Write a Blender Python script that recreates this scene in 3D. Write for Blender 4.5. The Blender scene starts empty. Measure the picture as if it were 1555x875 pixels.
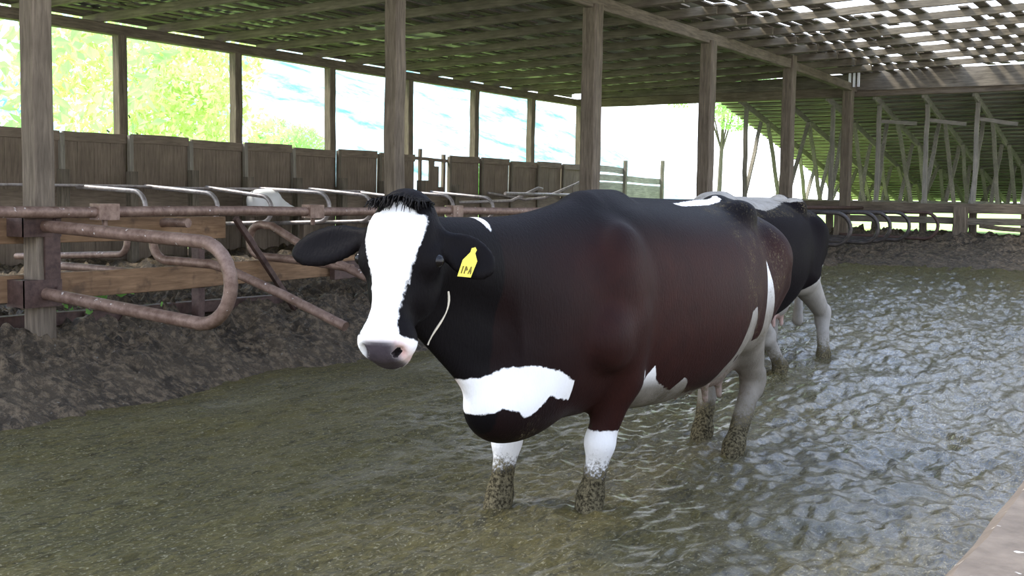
import bpy, bmesh, math, random
import numpy as np
from mathutils import Vector, Matrix

random.seed(7)
RNG = np.random.default_rng(11)
scene = bpy.context.scene
COL = scene.collection

# ------------------------------------------------------------------ camera
F_PX = 1800.0
YAW = math.radians(31.73)          # optical axis turned left of +Y (the alley runs along +Y)
PITCH = math.radians(4.33)
ROLL = 0.015
fh = Vector((-math.sin(YAW), math.cos(YAW), 0)); rh = Vector((math.cos(YAW), math.sin(YAW), 0)); zh = Vector((0, 0, 1))
fwd = fh * math.cos(PITCH) - zh * math.sin(PITCH)
up0 = fh * math.sin(PITCH) + zh * math.cos(PITCH)
right = rh * math.cos(ROLL) + up0 * math.sin(ROLL)
up = up0 * math.cos(ROLL) - rh * math.sin(ROLL)
CAM_Z = 1.4
cd = bpy.data.cameras.new('camera'); cam = bpy.data.objects.new('camera', cd); COL.objects.link(cam)
m3 = Matrix((right, up, -fwd)).transposed()
cam.matrix_world = Matrix.Translation((0, 0, CAM_Z)) @ m3.to_4x4()
cd.sensor_fit = 'HORIZONTAL'; cd.sensor_width = 36.0; cd.lens = F_PX / 1555.0 * 36.0
cd.clip_start = 0.05; cd.clip_end = 500
scene.camera = cam

# ------------------------------------------------------------------ light
world = bpy.data.worlds.new('World'); scene.world = world; world.use_nodes = True
wn = world.node_tree.nodes; wl = world.node_tree.links; wn.clear()
wo = wn.new('ShaderNodeOutputWorld'); wb = wn.new('ShaderNodeBackground')
wtc = wn.new('ShaderNodeTexCoord'); wsep = wn.new('ShaderNodeSeparateXYZ'); wr = wn.new('ShaderNodeValToRGB')
wl.new(wtc.outputs['Generated'], wsep.inputs[0]); wl.new(wsep.outputs['Z'], wr.inputs[0])
wr.color_ramp.elements[0].position = 0.0; wr.color_ramp.elements[0].color = (0.92, 0.95, 1.0, 1)
wr.color_ramp.elements[1].position = 0.6; wr.color_ramp.elements[1].color = (0.52, 0.67, 1.0, 1)
wl.new(wr.outputs[0], wb.inputs[0]); wb.inputs[1].default_value = 3.0
wl.new(wb.outputs[0], wo.inputs[0])
sd = bpy.data.lights.new('sun', 'SUN'); sd.energy = 7.0; sd.angle = math.radians(12); sd.color = (1.0, 0.95, 0.85)
sun = bpy.data.objects.new('sun', sd); COL.objects.link(sun)
sun.rotation_euler = Vector((-0.62, -0.28, 0.75)).to_track_quat('Z', 'Y').to_euler()
scene.view_settings.view_transform = 'Standard'; scene.view_settings.look = 'None'
scene.view_settings.gamma = 1.0; scene.view_settings.use_curve_mapping = False
scene.view_settings.exposure = 0.27

# ------------------------------------------------------------------ helpers
def V(*a): return Vector(a)

def tag(o, label=None, cat=None, group=None, kind=None):
    if label: o['label'] = label
    if cat: o['category'] = cat
    if group: o['group'] = group
    if kind: o['kind'] = kind
    return o

def empty(name, loc, label, cat, group=None):
    o = bpy.data.objects.new(name, None); COL.objects.link(o); o.location = loc
    o.empty_display_size = 0.1
    return tag(o, label, cat, group)

class MB:
    """collects shapes into one mesh"""
    def __init__(s): s.v = []; s.f = []; s.smooth = []
    def add(s, vs, fs, smooth=False):
        n = len(s.v); s.v += [Vector(p) for p in vs]
        s.f += [tuple(i + n for i in f) for f in fs]; s.smooth += [smooth] * len(fs)
    def box(s, lo, hi):
        x0, y0, z0 = lo; x1, y1, z1 = hi
        s.add([(x0,y0,z0),(x1,y0,z0),(x1,y1,z0),(x0,y1,z0),(x0,y0,z1),(x1,y0,z1),(x1,y1,z1),(x0,y1,z1)],
              [(0,3,2,1),(4,5,6,7),(0,1,5,4),(1,2,6,5),(2,3,7,6),(3,0,4,7)])
    def beam(s, p, q, w, h, n=1, jit=0.0, upv=(0, 0, 1), rnd=None, cham=0.0, sag=0.0):
        """timber from p to q, w across, h along upv; chamfered, slightly wavy"""
        rnd = rnd or random
        p = Vector(p); q = Vector(q); d = (q - p).normalized()
        u = Vector(upv); u = (u - d * u.dot(d))
        if u.length < 1e-4: u = Vector((1, 0, 0)) - d * d.x
        u.normalize(); a = d.cross(u)
        c = cham if cham else min(w, h) * 0.08
        prof = [(-w/2+c,-h/2),(w/2-c,-h/2),(w/2,-h/2+c),(w/2,h/2-c),(w/2-c,h/2),(-w/2+c,h/2),(-w/2,h/2-c),(-w/2,-h/2+c)]
        vs = []; fs = []
        for i in range(n + 1):
            t = i / n
            c0 = p.lerp(q, t) + Vector((0, 0, -sag * 4 * t * (1 - t)))
            ja = rnd.uniform(-jit, jit); ju = rnd.uniform(-jit, jit); sc = 1 + rnd.uniform(-jit, jit) * 2
            for x, y in prof: vs.append(c0 + a * (x * sc + ja) + u * (y * sc + ju))
        for i in range(n):
            for k in range(8):
                b = i * 8; k2 = (k + 1) % 8
                fs.append((b + k, b + 8 + k, b + 8 + k2, b + k2))
        fs.append(tuple(range(8))); fs.append(tuple(range(n * 8 + 7, n * 8 - 1, -1)))
        s.add(vs, fs)
    def tube(s, pts, r, seg=10, cap=True):
        pts = [Vector(p) for p in pts]; n = len(pts)
        rr = r if isinstance(r, (list, tuple)) else [r] * n
        vs = []; fs = []; prev = None
        for i in range(n):
            d = (pts[min(i + 1, n - 1)] - pts[max(i - 1, 0)]).normalized()
            if prev is None:
                a = d.orthogonal().normalized()
            else:
                a = (prev - d * prev.dot(d)).normalized()
            prev = a; b = d.cross(a)
            for k in range(seg):
                t = 2 * math.pi * k / seg
                vs.append(pts[i] + (a * math.cos(t) + b * math.sin(t)) * rr[i])
        for i in range(n - 1):
            for k in range(seg):
                k2 = (k + 1) % seg
                fs.append((i*seg+k, i*seg+k2, (i+1)*seg+k2, (i+1)*seg+k))
        s.add(vs, fs, True)
        if cap:
            s.add([vs[k] for k in range(seg)], [tuple(range(seg - 1, -1, -1))])
            s.add([vs[(n-1)*seg+k] for k in range(seg)], [tuple(range(seg))])
    def ball(s, c, r, u=12, v=8):
        c = Vector(c); r = r if isinstance(r, (tuple, list)) else (r, r, r)
        vs = [c + Vector((0, 0, r[2]))]
        for i in range(1, v):
            th = math.pi * i / v
            for k in range(u):
                ph = 2 * math.pi * k / u
                vs.append(c + Vector((r[0]*math.sin(th)*math.cos(ph), r[1]*math.sin(th)*math.sin(ph), r[2]*math.cos(th))))
        vs.append(c - Vector((0, 0, r[2]))); fs = []
        for k in range(u): fs.append((0, 1 + k, 1 + (k + 1) % u))
        for i in range(v - 2):
            for k in range(u):
                a = 1 + i*u; k2 = (k + 1) % u
                fs.append((a + k, a + u + k, a + u + k2, a + k2))
        L = len(vs) - 1; a = 1 + (v - 2) * u
        for k in range(u): fs.append((L, a + (k + 1) % u, a + k))
        s.add(vs, fs, True)
    def build(s, name, mat, parent=None, loc=None, **kw):
        if loc is None and parent is None and s.v:
            n = len(s.v); mn = [min(p[i] for p in s.v) for i in range(3)]; mx = [max(p[i] for p in s.v) for i in range(3)]
            loc = ((mn[0]+mx[0])/2, (mn[1]+mx[1])/2, mn[2])
        off = Vector(loc) if loc is not None else Vector((0, 0, 0))
        base = Vector((0, 0, 0))
        par = parent
        while par is not None: base += par.location; par = par.parent
        me = bpy.data.meshes.new(name)
        me.from_pydata([tuple(p - off - base) for p in s.v], [], s.f)
        me.polygons.foreach_set('use_smooth', s.smooth); me.update()
        o = bpy.data.objects.new(name, me); COL.objects.link(o); o.location = off
        if mat: me.materials.append(mat)
        if parent is not None: o.parent = parent
        return tag(o, **kw)

def mesh_np(name, verts, quads, mat, smooth=True, attrs=None):
    me = bpy.data.meshes.new(name)
    verts = np.ascontiguousarray(verts, np.float32); quads = np.ascontiguousarray(quads, np.int32)
    me.vertices.add(len(verts)); me.vertices.foreach_set('co', verts.ravel())
    k = quads.shape[1]
    me.loops.add(quads.size); me.loops.foreach_set('vertex_index', quads.ravel())
    me.polygons.add(len(quads)); me.polygons.foreach_set('loop_start', np.arange(0, quads.size, k, dtype=np.int32))
    try: me.polygons.foreach_set('loop_total', np.full(len(quads), k, np.int32))
    except Exception: pass
    me.polygons.foreach_set('use_smooth', np.full(len(quads), smooth))
    for an, av in (attrs or {}).items():
        at = me.attributes.new(an, 'FLOAT', 'POINT'); at.data.foreach_set('value', np.ascontiguousarray(av, np.float32))
    me.update(calc_edges=True); me.validate()
    me.materials.append(mat)
    o = bpy.data.objects.new(name, me); COL.objects.link(o)
    return o

def hash3(ix, iy, iz):
    h = (ix * 374761393 + iy * 668265263 + iz * 2147483647 + 1013904223) & 0xffffffff
    h = ((h ^ (h >> 13)) * 1274126177) & 0xffffffff
    h = ((h ^ (h >> 16)) * 2246822519) & 0xffffffff
    return ((h ^ (h >> 15)) & 0xffff) / 65535.0

def vnoise(x, y, z=None):
    """value noise, 0..1"""
    x = np.asarray(x, float); y = np.asarray(y, float); z = np.zeros_like(x) if z is None else np.asarray(z, float)
    ix = np.floor(x).astype(np.int64); iy = np.floor(y).astype(np.int64); iz = np.floor(z).astype(np.int64)
    fx = x - ix; fy = y - iy; fz = z - iz
    fx = fx*fx*(3-2*fx); fy = fy*fy*(3-2*fy); fz = fz*fz*(3-2*fz)
    r = 0
    for dx in (0, 1):
        for dy in (0, 1):
            for dz in (0, 1):
                w = (fx if dx else 1-fx) * (fy if dy else 1-fy) * (fz if dz else 1-fz)
                r = r + w * hash3(ix+dx, iy+dy, iz+dz)
    return r

def fbm(x, y, z=None, o=4):
    r = 0; a = 0.5; s = 1.0
    for i in range(o):
        r = r + a * vnoise(x*s + 17.3*i, y*s - 9.1*i, None if z is None else z*s + 5*i); a *= 0.5; s *= 2.03
    return r

# ------------------------------------------------------------------ materials
class NT:
    def __init__(s, name):
        s.m = bpy.data.materials.new(name); s.m.use_nodes = True
        s.t = s.m.node_tree; s.n = s.t.nodes; s.l = s.t.links
        s.b = s.n['Principled BSDF']; s.tc = s.n.new('ShaderNodeTexCoord')
    def node(s, t, **kw):
        n = s.n.new(t)
        for k, v in kw.items(): setattr(n, k, v)
        return n
    def sock(s, i, v):
        if isinstance(v, bpy.types.NodeSocket): s.l.new(v, i)
        else: i.default_value = v
    def mapping(s, scale, coord='Object'):
        n = s.node('ShaderNodeMapping'); s.l.new(s.tc.outputs[coord], n.inputs[0]); n.inputs['Scale'].default_value = scale
        return n.outputs[0]
    def noise(s, vec, scale, detail=4, rough=0.6, dist=0.0):
        n = s.node('ShaderNodeTexNoise'); s.l.new(vec, n.inputs['Vector']); n.inputs['Scale'].default_value = scale
        n.inputs['Detail'].default_value = detail; n.inputs['Roughness'].default_value = rough; n.inputs['Distortion'].default_value = dist
        return n.outputs[0]
    def ramp(s, fac, stops):
        n = s.node('ShaderNodeValToRGB'); s.sock(n.inputs[0], fac); e = n.color_ramp.elements
        while len(e) < len(stops): e.new(0.5)
        for k, (p, c) in enumerate(stops):
            e[k].position = p; e[k].color = (c, c, c, 1) if isinstance(c, (int, float)) else (*c, 1)
        return n.outputs[0]
    def mix(s, fac, a, b, blend='MIX'):
        n = s.node('ShaderNodeMix', data_type='RGBA', blend_type=blend)
        s.sock(n.inputs[0], fac)
        for i, v in ((6, a), (7, b)):
            s.sock(n.inputs[i], (*v, 1) if isinstance(v, tuple) and len(v) == 3 else v)
        return n.outputs[2]
    def math(s, op, a, b=0.0, c=None, clamp=False):
        n = s.node('ShaderNodeMath', operation=op, use_clamp=clamp); s.sock(n.inputs[0], a); s.sock(n.inputs[1], b)
        if c is not None: s.sock(n.inputs[2], c)
        return n.outputs[0]
    def maprange(s, v, a, b, c=0.0, d=1.0):
        n = s.node('ShaderNodeMapRange'); n.interpolation_type = 'SMOOTHSTEP'; s.sock(n.inputs[0], v)
        for i, x in enumerate((a, b, c, d)): n.inputs[1 + i].default_value = x
        return n.outputs[0]
    def attr(s, name):
        n = s.node('ShaderNodeAttribute'); n.attribute_name = name; return n.outputs['Fac']
    def bump(s, h, strength=0.5, dist=0.01):
        n = s.node('ShaderNodeBump'); s.sock(n.inputs['Height'], h); n.inputs['Strength'].default_value = strength; n.inputs['Distance'].default_value = dist
        s.l.new(n.outputs[0], s.b.inputs['Normal'])
    def set(s, color=None, rough=None, spec=None, metal=None):
        if color is not None: s.sock(s.b.inputs['Base Color'], (*color, 1) if isinstance(color, tuple) and len(color) == 3 else color)
        if rough is not None: s.sock(s.b.inputs['Roughness'], rough)
        if spec is not None: s.sock(s.b.inputs['Specular IOR Level'], spec)
        if metal is not None: s.sock(s.b.inputs['Metallic'], metal)
        return s.m

def wood(name, axis, dark, light, rough=0.8, grain=1.0, stain=None):
    t = NT(name)
    sc = [9.0 * grain] * 3; sc[axis] = 0.8
    g = t.noise(t.mapping(tuple(sc)), 4.0, 5, 0.65, 0.4)
    big = t.noise(t.mapping((1, 1, 1)), 1.6, 3, 0.6)
    c = t.ramp(g, [(0.3, dark), (0.7, light)])
    c = t.mix(t.ramp(big, [(0.35, 0.0), (0.75, 0.55)]), c, tuple(x * 0.55 for x in dark))
    if stain:
        sp = t.noise(t.mapping((1, 1, 1)), 7.0, 3, 0.5)
        c = t.mix(t.ramp(sp, [(0.6, 0.0), (0.72, 0.8)]), c, stain)
    t.bump(g, 0.6, 0.006)
    return t.set(c, rough, 0.25)

M = {}
for k, ax in (('x', 0), ('y', 1), ('z', 2)):
    M['post_' + k] = wood('weathered_timber_' + k, ax, (0.085, 0.065, 0.046), (0.23, 0.183, 0.132))
    M['rafter_' + k] = wood('grey_brown_timber_' + k, ax, (0.10, 0.083, 0.060), (0.25, 0.21, 0.15))
    M['board_' + k] = wood('old_board_' + k, ax, (0.085, 0.070, 0.052), (0.24, 0.205, 0.155))
    M['pale_' + k] = wood('pale_timber_' + k, ax, (0.16, 0.145, 0.12), (0.36, 0.33, 0.27))
    M['tan_' + k] = wood('tan_timber_' + k, ax, (0.16, 0.09, 0.045), (0.36, 0.22, 0.12), stain=(0.08, 0.05, 0.03))
    M['panel_' + k] = wood('panel_plank_' + k, ax, (0.14, 0.108, 0.080), (0.28, 0.22, 0.165))

def mk_pipe(name, c1, c2, rough=0.5, metal=0.25, spots=True):
    t = NT(name)
    n = t.noise(t.mapping((1, 1, 1)), 14.0, 5, 0.7)
    c = t.ramp(n, [(0.35, c1), (0.65, c2)])
    if spots:
        v = t.noise(t.mapping((1, 1, 1)), 26.0, 2, 0.4)
        c = t.mix(t.ramp(v, [(0.70, 0.0), (0.74, 0.9)]), c, (0.62, 0.56, 0.5))
    t.bump(n, 0.4, 0.003)
    return t.set(c, rough, 0.4, metal)
M['rust'] = mk_pipe('rusty_pipe', (0.13, 0.075, 0.052), (0.27, 0.18, 0.135))
M['rust_dark'] = mk_pipe('dark_rusty_steel', (0.05, 0.028, 0.022), (0.11, 0.066, 0.052), 0.6, 0.2, False)
M['galv'] = mk_pipe('worn_galvanised_pipe', (0.25, 0.22, 0.21), (0.46, 0.42, 0.41), 0.4, 0.4, False)
M['dark_pipe'] = mk_pipe('dark_stall_pipe', (0.03, 0.025, 0.022), (0.09, 0.075, 0.066), 0.45, 0.3, False)

t = NT('roof_sheet_metal'); n = t.noise(t.mapping((1, 1, 1)), 3.0, 4)
M['sheet'] = t.set(t.ramp(n, [(0.3, (0.45, 0.46, 0.38)), (0.7, (0.66, 0.66, 0.56))]), 0.55, 0.3, 0.15)
t = NT('concrete_coping'); n = t.noise(t.mapping((1, 1, 1)), 6.0, 6, 0.7); n2 = t.noise(t.mapping((1, 1, 1)), 18.0, 2, 0.5)
c = t.ramp(n, [(0.3, (0.085, 0.064, 0.046)), (0.7, (0.185, 0.145, 0.108))])
c = t.mix(t.ramp(n2, [(0.68, 0.0), (0.72, 0.9)]), c, (0.7, 0.66, 0.58)); t.bump(n, 0.5, 0.01)
M['concrete'] = t.set(c, 0.7, 0.3)
t = NT('white_plastic'); M['white'] = t.set((0.85, 0.85, 0.85), 0.5)

# wet manure slurry
t = NT('wet_slurry'); co = t.mapping((1, 1, 1))
n1 = t.noise(co, 1.3, 4, 0.6); n2 = t.noise(t.mapping((1.0, 0.40, 1.0)), 34.0, 7, 0.75, 1.0); n3 = t.noise(t.mapping((1, .6, 1)), 75.0, 3, 0.7)
c = t.ramp(n1, [(0.3, (0.044, 0.036, 0.010)), (0.7, (0.118, 0.093, 0.022))])
n4 = t.noise(t.mapping((1.0, 0.16, 1.0)), 13.0, 5, 0.7, 1.6)
c = t.mix(t.ramp(n4, [(0.36, 0.75), (0.52, 0.0)]), c, (0.020, 0.016, 0.006))
c = t.mix(t.ramp(n2, [(0.42, 0.0), (0.60, 0.75)]), c, (0.185, 0.146, 0.042))
c = t.mix(t.ramp(n3, [(0.58, 0.0), (0.66, 0.8)]), c, (0.42, 0.37, 0.23))
hh = t.math('ADD', t.math('MULTIPLY', n2, 1.0), t.math('ADD', t.math('MULTIPLY', n3, 0.45), t.math('MULTIPLY', n4, 0.8)))
t.bump(hh, 1.0, 0.035)
wet = t.attr('wet')
wr_ = t.math('ADD', wet, t.math('MULTIPLY', t.math('SUBTRACT', t.noise(co, 1.7, 4), 0.5), 0.9), clamp=True)
t.sock(t.b.inputs['Coat Weight'], t.math('MULTIPLY', wr_, 1.0)); t.b.inputs['Coat Roughness'].default_value = 0.22
M['slurry'] = t.set(c, t.mix(wr_, (0.55, 0.55, 0.55), (0.20, 0.20, 0.20)), 0.32)
# trampled mud of the stall beds
t = NT('trampled_mud'); co = t.mapping((1, 1, 1))
n1 = t.noise(co, 2.5, 5, 0.65); n2 = t.noise(co, 16.0, 6, 0.72); n3 = t.noise(co, 42.0, 2, 0.5)
c = t.ramp(n1, [(0.32, (0.027, 0.020, 0.013)), (0.68, (0.12, 0.088, 0.053))])
c = t.mix(t.ramp(n2, [(0.47, 0.0), (0.60, 0.85)]), c, (0.245, 0.178, 0.108))
c = t.mix(t.ramp(n3, [(0.66, 0.0), (0.77, 0.7)]), c, (0.32, 0.29, 0.24))
t.bump(n2, 1.0, 0.07)
M['mud'] = t.set(c, t.ramp(n1, [(0.35, 0.38), (0.6, 0.8)]), 0.35)
t = NT('meadow_grass'); n = t.noise(t.mapping((1, 1, 1)), 0.35, 5); 
M['meadow'] = t.set(t.ramp(n, [(0.3, (0.30, 0.50, 0.10)), (0.7, (0.55, 0.72, 0.22))]), 0.9, 0.1)
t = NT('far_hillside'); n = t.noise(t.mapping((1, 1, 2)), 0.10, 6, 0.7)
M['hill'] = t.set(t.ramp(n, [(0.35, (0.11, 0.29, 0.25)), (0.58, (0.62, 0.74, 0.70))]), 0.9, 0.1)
def leafmat(name, a, b):
    t = NT(name); n = t.noise(t.mapping((1, 1, 1)), 0.8, 4)
    c = t.ramp(n, [(0.3, a), (0.7, b)]); t.set(c, 0.7, 0.2)
    tr = t.node('ShaderNodeBsdfTranslucent'); t.l.new(c, tr.inputs[0]); mx = t.node('ShaderNodeMixShader'); mx.inputs[0].default_value = 0.5
    t.l.new(t.b.outputs[0], mx.inputs[1]); t.l.new(tr.outputs[0], mx.inputs[2]); t.l.new(mx.outputs[0], t.n['Material Output'].inputs[0])
    return t.m
M['leaf_yellow'] = leafmat('yellow_green_leaves', (0.52, 0.66, 0.22), (0.78, 0.82, 0.42))
M['leaf_green'] = leafmat('bright_green_leaves', (0.36, 0.62, 0.22), (0.60, 0.80, 0.34))
M['leaf_weed'] = leafmat('weed_leaves', (0.10, 0.24, 0.05), (0.20, 0.38, 0.09))
M['bark'] = wood('tree_bark', 2, (0.06, 0.05, 0.04), (0.15, 0.12, 0.1))

def cow_mat(name, black, brown, spec):
    t = NT(name); co = t.tc.outputs['Object']
    w = t.attr('white'); d = t.attr('dirt'); p = t.attr('pink'); br = t.attr('brown')
    n = t.noise(co, 30.0, 4, 0.65); n2 = t.noise(co, 9.0, 4, 0.6); n3 = t.noise(co, 70.0, 4, 0.7)
    hair = t.noise(t.mapping((60, 60, 12)), 2.0, 3, 0.6)
    ww = t.math('ADD', w, t.math('MULTIPLY', t.math('SUBTRACT', n, 0.5), 0.030))
    wf = t.maprange(ww, -0.004, 0.004)
    dark = t.mix(t.math('MULTIPLY', br, t.ramp(n2, [(0.25, 0.6), (0.75, 1.0)])), black, brown)
    dark = t.mix(t.ramp(hair, [(0.35, 0.0), (0.75, 0.15)]), dark, tuple(x * 1.8 for x in black))
    wh = t.mix(t.ramp(n2, [(0.35, 0.0), (0.7, 0.25)]), (0.80, 0.78, 0.75), (0.66, 0.62, 0.56))
    wh = t.mix(t.attr('soil'), wh, t.mix(t.ramp(n2, [(0.3, 0.0), (0.7, 1.0)]), (0.205, 0.18, 0.142), (0.115, 0.098, 0.073)))
    wh = t.mix(p, wh, (0.62, 0.36, 0.31))
    c = t.mix(wf, dark, wh)
    # mud worn into the coat: speckled where light, solid where heavy
    df = t.math('ADD', d, t.math('MULTIPLY', t.math('SUBTRACT', n3, 0.5), 1.1))
    df = t.math('ADD', df, t.math('MULTIPLY', t.math('SUBTRACT', n2, 0.5), 0.7))
    dfac = t.maprange(df, 0.38, 0.75)
    dcol = t.mix(t.ramp(n3, [(0.4, 0.0), (0.62, 1.0)]), (0.022, 0.018, 0.010), (0.15, 0.125, 0.072))
    c = t.mix(dfac, c, dcol)
    c = t.mix(t.attr('pad'), c, t.mix(n, (0.025, 0.02, 0.024), (0.075, 0.06, 0.066)))
    rgh = t.mix(dfac, (0.50, 0.50, 0.50), (0.75, 0.75, 0.75))
    t.bump(t.math('ADD', hair, t.math('MULTIPLY', n3, 0.5)), 0.4, 0.008)
    return t.set(c, rgh, spec)
M['cow1'] = cow_mat('dark_holstein_coat', (0.0050, 0.0040, 0.0043), (0.031, 0.0108, 0.0082), 0.05)
M['cow2'] = cow_mat('black_holstein_coat', (0.005, 0.0042, 0.005), (0.02, 0.012, 0.011), 0.015)
t = NT('black_hair'); M['forelock'] = t.set((0.006, 0.005, 0.005), 0.75, 0.1)
t = NT('eye'); M['eye'] = t.set((0.006, 0.0045, 0.0045), 0.22, 0.3)
t = NT('yellow_tag'); M['tag'] = t.set((0.85, 0.72, 0.08), 0.4)
t = NT('tag_ink'); M['ink'] = t.set((0.25, 0.2, 0.03), 0.6)
t = NT('pale_strand'); M['pale_strand'] = t.set((0.55, 0.48, 0.36), 0.7)

# ================================================================== the setting
def bed_z(Y): return 0.36 + 0.012 * np.clip(Y - 5, 0, 30)
def slurry_z(Y): return 0.0 + 0.30 * np.clip((Y - 8.0) / 14.0, 0, 1)

def grid(xs, ys, zf):
    X, Y = np.meshgrid(xs, ys, indexing='ij'); Z = zf(X, Y)
    v = np.stack([X, Y, Z], -1).reshape(-1, 3); nx, ny = X.shape
    i = np.arange(nx * ny).reshape(nx, ny)
    q = np.stack([i[:-1, :-1], i[1:, :-1], i[1:, 1:], i[:-1, 1:]], -1).reshape(-1, 4)
    return v, q

LEGS = [(-2.47, 4.70), (-2.82, 4.48), (-2.33, 6.13), (-2.66, 6.45), (-3.23, 9.23), (-3.56, 8.65), (-3.10, 10.23), (-3.51, 10.31)]
def slurry_h(X, Y):
    wx = 0.5 * (fbm(X * 0.5, Y * 0.35, o=3) - 0.5)
    a = fbm((X + wx) * 3.2, (Y + 2 * wx) * 0.9 + 4, o=3)
    r1 = 1 - np.abs(2 * vnoise((X + wx * 1.5) * 4.5, Y * 1.1 + wx * 2) - 1)
    r2 = 1 - np.abs(2 * vnoise((X + wx) * 13 + Y * 2.0, Y * 5.0) - 1)
    f = fbm(X * 22, Y * 14, o=3)
    z = slurry_z(Y) - 0.01 + 0.05 * (a - 0.5) + 0.026 * (r1 - 0.5) + 0.020 * (r2 - 0.5) + 0.030 * (f - 0.5)
    wz = 0.6 + 1.1 * np.clip(0.25 + (X + 3.3) * 0.22 + (Y - 5.0) * 0.13, 0, 1)
    z = slurry_z(Y) - 0.01 + 0.05 * (a - 0.5) + wz * (0.024 * (r1 - 0.5) + 0.022 * (r2 - 0.5) + 0.026 * (f - 0.5)) + 0.03 * np.maximum(fbm(X * 5 + 9, Y * 5, o=3) - 0.5, 0)
    for lx, ly in LEGS:
        d = np.hypot(X - lx, Y - ly)
        z = z + 0.016 * np.exp(-((d - 0.10) / 0.05) ** 2) * (0.6 + 0.8 * vnoise(X * 18, Y * 18)) + 0.012 * np.exp(-((d - 0.24) / 0.05) ** 2)
    return z
ysl = np.concatenate([np.arange(-2.0, 2.0, 0.05), np.arange(2.0, 8.0, 0.022), np.arange(8.0, 23.2, 0.05)])
v, q = grid(np.arange(-7.4, -0.535, 0.024), ysl, slurry_h)
wet = np.clip(0.25 + (v[:, 0] + 3.3) * 0.22 + (v[:, 1] - 5.0) * 0.13, 0, 1)
o = mesh_np('manure_slurry', v, q, M['slurry'], attrs=dict(wet=wet)); tag(o, 'wet olive brown manure slurry covering the alley', 'slurry', kind='stuff')

def mud_h(X, Y):
    edge = -6.35 + 0.35 * (fbm(Y * 0.9, X * 0 + 2.0, o=3) - 0.5) * 2
    # bank rising from the alley to the stall bed, and the bank closing the far end of the alley
    t1 = np.clip((edge + 0.12 - X) / 1.0, -0.4, 1); t1s = np.where(t1 > 0, t1 ** 0.75, t1)
    far = np.clip((Y - 21.6 - 0.5 * (fbm(X * 0.8, Y * 0 + 7, o=2) - 0.5)) / 3.8, -0.3, 1)
    base = np.maximum(slurry_z(Y) - 0.06 + (bed_z(Y) - slurry_z(Y) + 0.06) * t1s, np.where(far > 0, 0.25 + 0.5 * far, -1))
    base = np.maximum(base, slurry_z(Y) - 0.3)
    lump = fbm(X * 2.6, Y * 2.6, o=3) - 0.45
    cl = np.maximum(fbm(X * 7.0 + 3, Y * 7.0, o=3) - 0.42, 0)
    fine = fbm(X * 22, Y * 22, o=3) - 0.45
    amp = np.clip(t1 + 0.25, 0.0, 1) + np.clip(far + 0.1, 0, 1)
    amp = np.clip(amp, 0, 1)
    return base + amp * (0.20 * lump + 0.36 * cl + 0.26 * np.maximum(fbm(X * 13 + 1, Y * 13 + 6, o=2) - 0.42, 0) + 0.10 * fine)
v, q = grid(np.concatenate([np.arange(-14.6, -9.0, 0.09), np.arange(-9.0, -5.7, 0.03)]), np.concatenate([np.arange(-2.0, 1.0, 0.1), np.arange(1.0, 10.0, 0.03), np.arange(10.0, 26.6, 0.09)]), mud_h)
o = mesh_np('mud_bed', v, q, M['mud']); tag(o, 'dark trampled mud bed under the stalls', kind='structure')
v, q = grid(np.arange(-5.75, 3.5, 0.07), np.arange(21.0, 26.6, 0.07), mud_h)
o = mesh_np('mud_bank', v, q, M['mud']); tag(o, 'dark mud bank closing the far end of the alley', kind='structure')

# concrete bunk wall beside the camera
mb = MB()
xs = [-0.56, -0.545, -0.51, -0.2, -0.16, -0.15]; zs = [0.49, 0.548, 0.575, 0.575, 0.548, 0.49]
nY = 84; vs = []; fs = []
for i in range(nY + 1):
    y = -2.0 + i * 0.30
    for k in range(6):
        vs.append((xs[k] + RNG.normal() * 0.004, y, zs[k] + RNG.normal() * 0.004))
    vs.append((-0.15, y, -0.4)); vs.append((-0.56, y, -0.4))
for i in range(nY):
    for k in range(8):
        k2 = (k + 1) % 8; fs.append((i*8+k, i*8+k2, (i+1)*8+k2, (i+1)*8+k))
fs.append(tuple(range(7, -1, -1))); fs.append(tuple(nY*8 + k for k in range(8)))
mb.add(vs, fs); o = mb.build('wall_right', M['concrete'], label='low concrete bunk wall in the near right corner', kind='structure')

v, q = grid(np.arange(-0.155, 4.6, 0.25), np.arange(-6.0, 25.8, 0.25), lambda X, Y: -0.12 + 0.30 * np.clip((Y - 8) / 14, 0, 1) + 0.01 * (fbm(X * 3, Y * 3, o=2) - .5))
o = mesh_np('floor', v, q, M['concrete']); tag(o, 'concrete feed passage beside the low bunk wall', kind='structure')
# meadow outside
def meadow_h(X, Y): return 0.25 + 0.3 * (fbm(X * 0.08, Y * 0.08, o=3) - 0.5) + 0.02 * np.maximum(-X - 20, 0) + 0.35 * np.clip((Y - 26) / 3, 0, 1) * (X > -12)
for nm, xr, yr in (('meadow', (-160, -14.4), (-10, 190)), ('meadow', (-14.4, 90), (26.3, 190))):
    v, q = grid(np.linspace(xr[0], xr[1], 80), np.linspace(yr[0], yr[1], 80), meadow_h)
    o = mesh_np(nm, v, q, M['meadow']); tag(o, 'sunlit green meadow outside the barn', kind='structure')
def hill_h(X, Y): 
    u = np.clip((-X - 95) / 60 + (Y - 150) / 90 * 0.0, 0, 1)
    return -1 + 30 * u ** 0.8 * (0.8 + 0.5 * fbm(X * 0.02, Y * 0.02, o=3))
v, q = grid(np.linspace(-190, -90, 50), np.linspace(40, 230, 80), hill_h)
o = mesh_np('hill', v, q, M['hill']); tag(o, 'hazy blue green hillside far outside', kind='structure')

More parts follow.
